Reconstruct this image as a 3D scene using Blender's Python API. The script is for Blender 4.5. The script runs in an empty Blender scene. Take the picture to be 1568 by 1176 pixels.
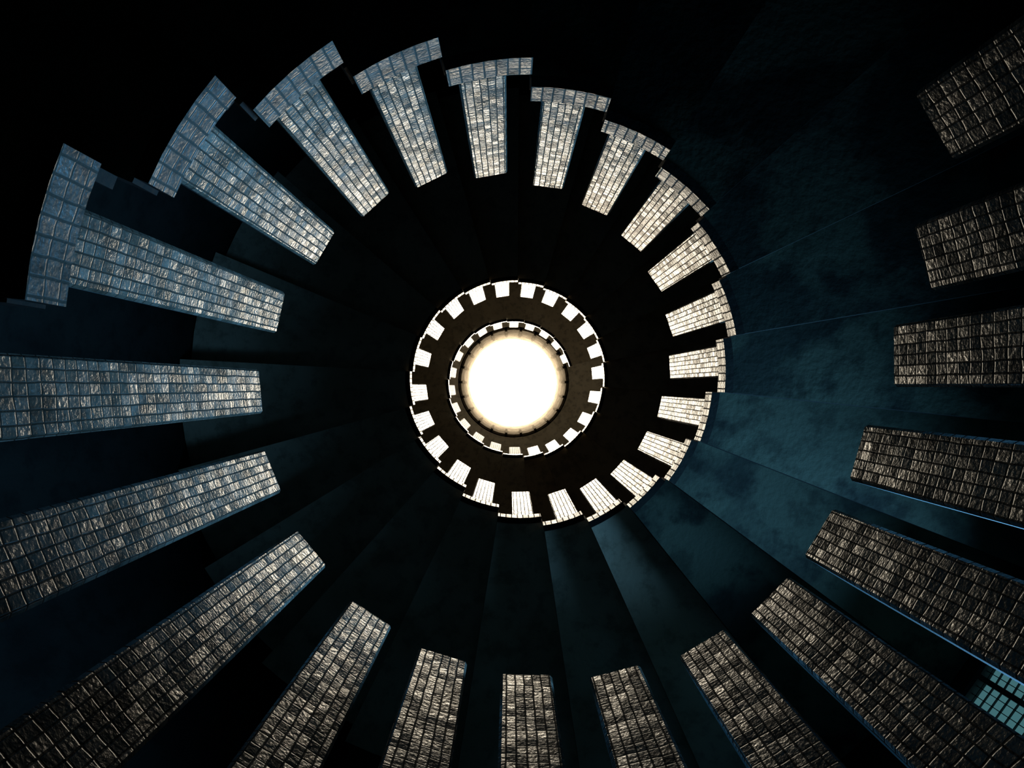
import bpy, math, numpy as np
from mathutils import Vector, Matrix
# ---------------- survey of the stair (reference measured at 1568x1176) -------------
F=1000.0; cx,cy=-0.08,0.075; tx,ty=-4.0,3.0
tops={-14:(1425,198),-13:(1413,395),-12:(1368,545),-11:(1304,690),-10:(1253,815),-9:(1178,912),-8:(1075,985),-7:(940,1025),
-6:(806,1032),-5:(680,1000),-4:(568,940),-3:(478,838),-2:(425,718),-1:(390,600),0:(434,480),1:(500,382),2:(577,315),3:(661,275),
4:(752,270),5:(838,289),6:(910,322),7:(967,372),8:(1000,433),9:(1026,498),10:(1026,562),11:(1007,622),12:(985,675),13:(945,715),
14:(900,740),15:(852,753),16:(797,752),17:(745,738),18:(712,708),19:(680,675),20:(660,640),21:(655,600),22:(659,552),23:(675,512),
24:(703,482),25:(735,463),26:(770,454),27:(806,456),28:(838,466),29:(866,487),30:(889,512),31:(902,541),32:(906,572),33:(902,607),34:(888,638),
35:(868,661),36:(842,677),37:(815,684),38:(788,684)}
ZT=[(-24,.10),(-15,1.12),(-14,1.42),(-12,1.78),(-11,1.90),(-8,2.04),(-5,2.18),(-2,2.38),(0,2.6),(3,3.1),(6,3.7),(9,4.28),(12,4.87),(15,5.5),(18,6.25),(21,6.95),(24,7.55),(27,8.07),(31,8.65),(34,9.05),(36,9.35),(38,9.75),(43,11.0),(48,11.9),(54,12.55),(60,13.5)]
zx,zy=zip(*ZT); gx=np.linspace(-24,60,841); gz=np.interp(gx,zx,zy); ker=np.ones(15)/15
gzs=np.convolve(np.pad(gz,7,mode='reflect',reflect_type='odd'),ker,'valid')
def ztop(n): return float(np.interp(n,gx,gzs))
def hh_(n): return float(np.interp(n,[-3,-1,0,1,3],[1.52,1.45,1.25,1.15,1.06]))
def zb(n): return ztop(n)-hh_(n)
N0,N1=-24,53
ang={};rad={}
for n,(sx,sy) in tops.items():
    z=ztop(n); X=cx+(sx-784-tx)/F*z; Y=cy+(sy-588-ty)/F*z
    ang[n]=math.atan2(Y,X); rad[n]=math.hypot(X,Y)
for n in range(-13,39):
    while ang[n]<ang[n-1]: ang[n]+=2*math.pi
D=math.radians(16.35)
for n in range(39,N1+3): ang[n]=ang[38]+D*(n-38); rad[n]=rad[38]+(1-rad[38])*min(1,(n-38)/4)
for n in range(-15,N0-3,-1): ang[n]=ang[-14]-D*(-14-n); rad[n]=rad[-14]
rs={n:(rad.get(n-1,rad[n])+2*rad[n]+rad.get(n+1,rad[n]))/4 for n in rad}
# ---------------- materials -----------------
def newmat(name):
    m=bpy.data.materials.new(name); m.use_nodes=True
    nt=m.node_tree; b=nt.nodes['Principled BSDF']; return m,nt,b
def N(nt,t,**k):
    n=nt.nodes.new(t)
    for a,v in k.items(): setattr(n,a,v)
    return n
def tile_mat(name,c1,c2,tw,th,rough=0.33,jit=0.10,groutk=.15,spec=.9,bump=.6,warp=(.006,.015)):
    m,nt,b=newmat(name); L=nt.links.new
    uv=N(nt,'ShaderNodeUVMap'); 
    div=N(nt,'ShaderNodeVectorMath',operation='DIVIDE'); div.inputs[1].default_value=(tw,th,1)
    wn=N(nt,'ShaderNodeTexNoise'); wn.inputs['Scale'].default_value=14; wn.inputs['Detail'].default_value=2
    ws=N(nt,'ShaderNodeVectorMath',operation='MULTIPLY_ADD'); ws.inputs[1].default_value=(*warp,0)
    L(uv.outputs[0],wn.inputs['Vector']); L(wn.outputs['Color'],ws.inputs[0]); L(uv.outputs[0],ws.inputs[2]); L(ws.outputs[0],div.inputs[0])
    fl=N(nt,'ShaderNodeVectorMath',operation='FLOOR'); fr=N(nt,'ShaderNodeVectorMath',operation='FRACTION')
    L(div.outputs[0],fl.inputs[0]); L(div.outputs[0],fr.inputs[0])
    wh=N(nt,'ShaderNodeTexWhiteNoise',noise_dimensions='3D'); L(fl.outputs[0],wh.inputs['Vector'])
    sx=N(nt,'ShaderNodeSeparateXYZ'); L(fr.outputs[0],sx.inputs[0])
    def edge(o,wd):
        a=N(nt,'ShaderNodeMath',operation='SUBTRACT'); a.inputs[1].default_value=.5; L(o,a.inputs[0])
        c=N(nt,'ShaderNodeMath',operation='ABSOLUTE'); L(a.outputs[0],c.inputs[0])
        d=N(nt,'ShaderNodeMapRange'); d.inputs[1].default_value=.5-wd; d.inputs[2].default_value=.5-wd*.4; d.inputs[3].default_value=1; d.inputs[4].default_value=0
        L(c.outputs[0],d.inputs[0]); return d.outputs[0]
    mm=N(nt,'ShaderNodeMath',operation='MULTIPLY'); L(edge(sx.outputs[0],.10),mm.inputs[0]); L(edge(sx.outputs[1],.08),mm.inputs[1])
    mask=mm.outputs[0]
    cr=N(nt,'ShaderNodeMix',data_type='RGBA'); cr.inputs[6].default_value=(*c1,1); cr.inputs[7].default_value=(*c2,1)
    L(wh.outputs['Value'],cr.inputs[0])
    gn=N(nt,'ShaderNodeTexNoise'); gn.inputs['Scale'].default_value=11; gn.inputs['Detail'].default_value=8; gn.inputs['Roughness'].default_value=.7; L(uv.outputs[0],gn.inputs['Vector'])
    gr=N(nt,'ShaderNodeMapRange'); gr.inputs[1].default_value=.35; gr.inputs[2].default_value=.6; gr.inputs[3].default_value=.3; gr.inputs[4].default_value=1; L(gn.outputs['Fac'],gr.inputs[0])
    gx_=N(nt,'ShaderNodeVectorMath',operation='SCALE'); L(cr.outputs[2],gx_.inputs[0]); L(gr.outputs[0],gx_.inputs['Scale'])
    gm=N(nt,'ShaderNodeMix',data_type='RGBA'); gm.inputs[6].default_value=(c2[0]*groutk,c2[1]*groutk,c2[2]*groutk,1)
    L(mask,gm.inputs[0]); L(gx_.outputs[0],gm.inputs[7]); L(gm.outputs[2],b.inputs['Base Color'])
    rr=N(nt,'ShaderNodeMapRange'); rr.inputs[3].default_value=.7; rr.inputs[4].default_value=rough; L(mask,rr.inputs[0]); L(rr.outputs[0],b.inputs['Roughness'])
    sp=N(nt,'ShaderNodeMapRange'); sp.inputs[3].default_value=spec*.12; sp.inputs[4].default_value=spec; L(mask,sp.inputs[0])
    s2=N(nt,'ShaderNodeMath',operation='MULTIPLY'); L(sp.outputs[0],s2.inputs[0]); L(gr.outputs[0],s2.inputs[1]); L(s2.outputs[0],b.inputs['Specular IOR Level'])
    ge=N(nt,'ShaderNodeNewGeometry')
    j=N(nt,'ShaderNodeVectorMath',operation='SUBTRACT'); j.inputs[1].default_value=(.5,.5,.5); L(wh.outputs['Color'],j.inputs[0])
    js=N(nt,'ShaderNodeVectorMath',operation='SCALE'); js.inputs['Scale'].default_value=jit; L(j.outputs[0],js.inputs[0])
    ad=N(nt,'ShaderNodeVectorMath',operation='ADD'); L(ge.outputs['Normal'],ad.inputs[0]); L(js.outputs[0],ad.inputs[1])
    no=N(nt,'ShaderNodeVectorMath',operation='NORMALIZE'); L(ad.outputs[0],no.inputs[0])
    mp=N(nt,'ShaderNodeMapping'); mp.inputs['Scale'].default_value=(85,85,1); L(uv.outputs[0],mp.inputs[0])
    n2=N(nt,'ShaderNodeTexNoise'); n2.inputs['Scale'].default_value=1; n2.inputs['Detail'].default_value=5; L(mp.outputs[0],n2.inputs['Vector'])
    hh=N(nt,'ShaderNodeMath',operation='MULTIPLY_ADD'); hh.inputs[1].default_value=1.8; L(n2.outputs['Fac'],hh.inputs[0]); L(mask,hh.inputs[2])
    bu=N(nt,'ShaderNodeBump'); bu.inputs['Strength'].default_value=bump; bu.inputs['Distance'].default_value=.003
    L(hh.outputs[0],bu.inputs['Height']); L(no.outputs[0],bu.inputs['Normal']); L(bu.outputs[0],b.inputs['Normal'])
    return m
def plaster(name,c1,c2,rough=.8,scale=2.0,bump=.3,p0=.42,p1=.6,spec=.2,stain=.75):
    m,nt,b=newmat(name); L=nt.links.new
    tc=N(nt,'ShaderNodeTexCoord'); n1=N(nt,'ShaderNodeTexNoise'); n1.inputs['Scale'].default_value=scale; n1.inputs['Detail'].default_value=9; n1.inputs['Roughness'].default_value=.5
    L(tc.outputs['Object'],n1.inputs['Vector'])
    r=N(nt,'ShaderNodeValToRGB'); r.color_ramp.elements[0].position=p0; r.color_ramp.elements[0].color=(*c1,1); r.color_ramp.elements[1].position=p1; r.color_ramp.elements[1].color=(*c2,1)
    L(n1.outputs['Fac'],r.inputs[0])
    n4=N(nt,'ShaderNodeTexNoise'); n4.inputs['Scale'].default_value=scale*4; n4.inputs['Detail'].default_value=10; n4.inputs['Roughness'].default_value=.65; L(tc.outputs['Object'],n4.inputs['Vector'])
    r4=N(nt,'ShaderNodeMapRange'); r4.inputs[1].default_value=.38; r4.inputs[2].default_value=.5; r4.inputs[3].default_value=stain; r4.inputs[4].default_value=1.05; L(n4.outputs['Fac'],r4.inputs[0])
    v=N(nt,'ShaderNodeVectorMath',operation='SCALE'); L(r.outputs[0],v.inputs[0]); L(r4.outputs[0],v.inputs['Scale'])
    L(v.outputs[0],b.inputs['Base Color']); b.inputs['Roughness'].default_value=rough; b.inputs['Specular IOR Level'].default_value=spec
    n3=N(nt,'ShaderNodeTexNoise'); n3.inputs['Scale'].default_value=30; n3.inputs['Detail'].default_value=5; L(tc.outputs['Object'],n3.inputs['Vector'])
    bu=N(nt,'ShaderNodeBump'); bu.inputs['Strength'].default_value=bump; bu.inputs['Distance'].default_value=.01; L(n3.outputs['Fac'],bu.inputs['Height']); L(bu.outputs[0],b.inputs['Normal'])
    return m
M_tile=tile_mat('mosaic_tile_cream',(.18,.17,.14),(.10,.09,.068),.0275,.038,.26,.13,.35,.85,.45)
M_tile_dim=tile_mat('mosaic_tile_dim',(.24,.21,.165),(.15,.135,.11),.0275,.038,.5,.08,.4,.35,.3)  # duller tile copy, tones down skylight brightness on the topmost piers
M_bar=tile_mat('mosaic_tile_edge',(.105,.105,.088),(.075,.076,.064),.040,.045,.33,.08,.7,.95,.4)
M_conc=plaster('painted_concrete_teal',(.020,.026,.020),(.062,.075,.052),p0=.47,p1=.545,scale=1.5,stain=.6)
M_side=plaster('painted_concrete_blue',(.07,.11,.12),(.18,.24,.25))
M_brown=plaster('concrete_bounce_brown',(.55,.46,.33),(.7,.61,.46))  # brown raised on middle steps, standing in for bounced light on soffits
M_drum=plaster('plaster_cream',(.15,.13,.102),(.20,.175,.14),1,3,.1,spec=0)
M_cream=plaster('plaster_cream_bounce',(.75,.70,.6),(.85,.8,.7),.9,3,.1)  # pale cream imitates bounce light under the upper steps; also the ceiling
M_wall_shade=plaster('wall_plaster_step_shade',(.006,.007,.006),(.012,.013,.011))  # dark wall plaster; also painted shade on step and rim faces
M_floor=plaster('floor_concrete',(.06,.06,.055),(.11,.11,.10))
m,nt,b=newmat('milky_skylight_glass'); b.inputs['Base Color'].default_value=(1,1,1,1); b.inputs['Emission Color'].default_value=(1,.87,.67,1); b.inputs['Emission Strength'].default_value=20; M_sky=m
M_metal,_,bm_=newmat('dark_metal'); bm_.inputs['Base Color'].default_value=(.03,.03,.03,1); bm_.inputs['Roughness'].default_value=.5

# ---------------- geometry helper -----------------
class MB:
    def __init__(s): s.v=[];s.f=[];s.uv=[];s.mi=[]
    def quad(s,P,U=None,mi=0):
        i=len(s.v); s.v+= [tuple(q) for q in P]; s.f.append(tuple(range(i,i+len(P)))); s.uv+= (U or [(q[0],q[1]) for q in P]); s.mi.append(mi)
    def make(s,name,mats,parent=None):
        me=bpy.data.meshes.new(name); me.from_pydata(s.v,[],s.f)
        uvl=me.uv_layers.new(name='UVMap'); 
        for k,u in enumerate(s.uv): uvl.data[k].uv=u
        for mt in mats: me.materials.append(mt)
        for k,i in enumerate(s.mi): me.polygons[k].material_index=i
        me.update()
        o=bpy.data.objects.new(name,me); bpy.context.collection.objects.link(o)
        if parent: o.parent=parent
        return o
def cyl(a,r,z): return (r*math.cos(a),r*math.sin(a),z)
def wedge(mb,a0,a1,r0,r1,z0_,z1_,mi=0,seg=3,uo=0.0,mb_i=None,side=None,inner=None):
    if mb_i is None: mb_i=mi
    if side is None: side=mb_i
    if inner is None: inner=mi
    for k in range(seg):
        s=a0+(a1-a0)*k/seg; t=a0+(a1-a0)*(k+1)/seg
        us,ut=s*r0+uo,t*r0+uo
        mb.quad([cyl(s,r0,z0_),cyl(s,r0,z1_),cyl(t,r0,z1_),cyl(t,r0,z0_)],[(us,z0_),(us,z1_),(ut,z1_),(ut,z0_)],inner)
        mb.quad([cyl(s,r1,z0_),cyl(t,r1,z0_),cyl(t,r1,z1_),cyl(s,r1,z1_)],[(s*r1,z0_),(t*r1,z0_),(t*r1,z1_),(s*r1,z1_)],mb_i)
        mb.quad([cyl(s,r0,z1_),cyl(s,r1,z1_),cyl(t,r1,z1_),cyl(t,r0,z1_)],None,mi)
        mb.quad([cyl(s,r0,z0_),cyl(t,r0,z0_),cyl(t,r1,z0_),cyl(s,r1,z0_)],None,mb_i)
    mb.quad([cyl(a0,r0,z0_),cyl(a0,r1,z0_),cyl(a0,r1,z1_),cyl(a0,r0,z1_)],[(r0,z0_),(r1,z0_),(r1,z1_),(r0,z1_)],side)
    mb.quad([cyl(a1,r0,z0_),cyl(a1,r0,z1_),cyl(a1,r1,z1_),cyl(a1,r1,z0_)],[(r0,z0_),(r0,z1_),(r1,z1_),(r1,z0_)],side)
def pier(mb,a,r0,dep,w,zb_,zt_,uo,mi=0,ms=1):
    er=Vector((math.cos(a),math.sin(a),0)); et=Vector((-math.sin(a),math.cos(a),0)); 
    def P(d,t,z): q=er*(r0+d)+et*t; return (q.x,q.y,z)
    w2=w/2; bv=.008
    ring=[(bv,-w2),(0,-w2+bv),(0,w2-bv),(bv,w2),(dep,w2),(dep,-w2)]
    zt=zt_-bv
    n=len(ring); u=uo
    for k in range(n):
        A_,B_=ring[k],ring[(k+1)%n]; l=math.hypot(A_[0]-B_[0],A_[1]-B_[1])
        mb.quad([P(A_[0],A_[1],zb_),P(A_[0],A_[1],zt),P(B_[0],B_[1],zt),P(B_[0],B_[1],zb_)],[(u,zb_),(u,zt),(u+l,zt),(u+l,zb_)],mi if k<3 else ms)
        cA=(dep*.04+A_[0]*.92,A_[1]*.92); cB=(dep*.04+B_[0]*.92,B_[1]*.92)
        mb.quad([P(A_[0],A_[1],zt),P(cA[0],cA[1],zt_),P(cB[0],cB[1],zt_),P(B_[0],B_[1],zt)],[(u,zt),(u,zt_),(u+l,zt_),(u+l,zt)],mi)
        u+=l
    mb.quad([P(a_*.92+dep*.04,b_*.92,zt_) for a_,b_ in reversed(ring)],[(a_,b_) for a_,b_ in reversed(ring)],mi)

RO=3.0; TB=.105; ZC=12.6; ZF=zb(N0)-TB; BO=.02
stair=MB(); bal=MB(); rim=MB()
for n in range(N0,N1+1):
    z=zb(n); r=rs[n]; a=ang[n]; a0=(ang[n-1]+a)/2+BO; a1=(a+ang[n+1])/2+BO
    mi=0 if n<14 else (1 if n<38 else 2)  # higher steps get paler colours in place of bounce light
    sd=3 if n<14 else mi  # lower step sides and inner ends coloured near-black so window light stays off
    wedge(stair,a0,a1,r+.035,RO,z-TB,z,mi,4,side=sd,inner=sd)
    if n<N1: 
        zn=zb(n+1)
        if zn-TB+.01>z-.01: wedge(stair,a1-.03,a1,r+.06,RO,z-.01,zn-TB+.01,mi,1,side=sd,inner=sd)
    g=.008+.005*math.sin(n*7.3)
    wedge(rim,a0+g,a1+.002,r-.004,r+.037,z-TB-.006,z+.005,0,4,n*.137,1)  # rim ends and undersides take the same near-black painted shade
    pier(bal,a,r,.17,.168,z,min(ztop(n),ZC-.01),n*.31,0 if n<38 else 2)
top=bpy.data.objects.new('spiral_staircase',None); bpy.context.collection.objects.link(top)
stair.make('steps',[M_conc,M_brown,M_cream,M_wall_shade],top); rim.make('tiled_step_ends',[M_bar,M_wall_shade],top)
bal.make('tiled_balustrade_piers',[M_tile,M_side,M_tile_dim],top)

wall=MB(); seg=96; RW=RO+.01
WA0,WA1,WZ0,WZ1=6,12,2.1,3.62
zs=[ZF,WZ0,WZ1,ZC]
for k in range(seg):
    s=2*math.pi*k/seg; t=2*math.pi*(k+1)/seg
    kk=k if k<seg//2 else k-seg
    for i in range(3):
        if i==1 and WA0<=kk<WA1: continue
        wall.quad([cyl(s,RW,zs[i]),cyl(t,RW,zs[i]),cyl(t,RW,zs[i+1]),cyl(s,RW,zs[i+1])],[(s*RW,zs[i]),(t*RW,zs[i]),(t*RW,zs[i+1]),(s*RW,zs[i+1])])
wall.make('wall_outer',[M_wall_shade])
fl=MB(); ce=MB(); dr=MB(); gl=MB(); ZO=F*1.0/66.5; RD=1.05
for k in range(seg):
    s=2*math.pi*k/seg; t=2*math.pi*(k+1)/seg
    fl.quad([(0,0,ZF),cyl(s,RW,ZF),cyl(t,RW,ZF)])
    ce.quad([cyl(s,RD,ZC),cyl(t,RD,ZC),cyl(t,RW,ZC),cyl(s,RW,ZC)])
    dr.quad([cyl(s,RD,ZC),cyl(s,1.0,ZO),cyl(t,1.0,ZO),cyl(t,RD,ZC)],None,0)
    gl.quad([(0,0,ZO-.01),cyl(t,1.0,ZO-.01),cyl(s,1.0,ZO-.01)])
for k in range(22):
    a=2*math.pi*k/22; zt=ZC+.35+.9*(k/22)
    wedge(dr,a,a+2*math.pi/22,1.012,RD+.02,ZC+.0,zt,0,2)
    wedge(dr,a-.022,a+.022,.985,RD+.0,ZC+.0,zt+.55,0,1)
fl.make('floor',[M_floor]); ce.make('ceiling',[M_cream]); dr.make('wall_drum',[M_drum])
gl.make('skylight_glass',[M_sky])
wf=MB(); A0=2*math.pi*WA0/seg; A1=2*math.pi*WA1/seg
wedge(wf,A0,A1,RW,RW+.06,WZ0,WZ0+.05,0,6); wedge(wf,A0,A1,RW,RW+.06,WZ1-.03,WZ1,0,6)
for f in (0,.5,1): 
    a=A0+(A1-A0)*f; wedge(wf,a-.005,a+.005,RW,RW+.06,WZ0,WZ1,0,1)
for i in range(1,24):
    a=A0+(A1-A0)*i/24; wedge(wf,a-.0007,a+.0007,RW+.02,RW+.03,WZ0,WZ1,0,1)
for i in range(1,26):
    z=WZ0+(WZ1-WZ0)*i/26; wedge(wf,A0,A1,RW+.02,RW+.03,z-.002,z+.002,0,6)
wf.make('window_1',[M_metal])
am=(A0+A1)/2
ld=bpy.data.lights.new('window_daylight','AREA'); ld.shape='RECTANGLE'; ld.size=1.25; ld.size_y=1.1; ld.energy=110; ld.color=(.16,.47,.86); ld.spread=math.radians(100)
lo=bpy.data.objects.new('window_daylight',ld); bpy.context.collection.objects.link(lo)
lo.location=cyl(am,RW-.03,(WZ0+WZ1)/2-.15)
zax=Vector((math.cos(am),math.sin(am),.22)).normalized(); yax=Vector((-math.sin(am),math.cos(am),0)); xax=yax.cross(zax)
lo.rotation_euler=Matrix((xax,yax,zax)).transposed().to_euler()
w=bpy.data.worlds.new('World'); bpy.context.scene.world=w; w.use_nodes=True
w.node_tree.nodes['Background'].inputs[0].default_value=(.06,.17,.19,1); w.node_tree.nodes['Background'].inputs[1].default_value=.8
cd=bpy.data.cameras.new('camera'); co=bpy.data.objects.new('camera',cd); bpy.context.collection.objects.link(co)
cd.sensor_width=36; cd.lens=36*F/1568; cd.clip_start=.02
co.location=(cx,cy,0); co.rotation_euler=(math.pi,0,0)
cd.shift_x=-tx/1568; cd.shift_y=ty/1568
bpy.context.scene.camera=co
bpy.context.scene.view_settings.view_transform='Standard'
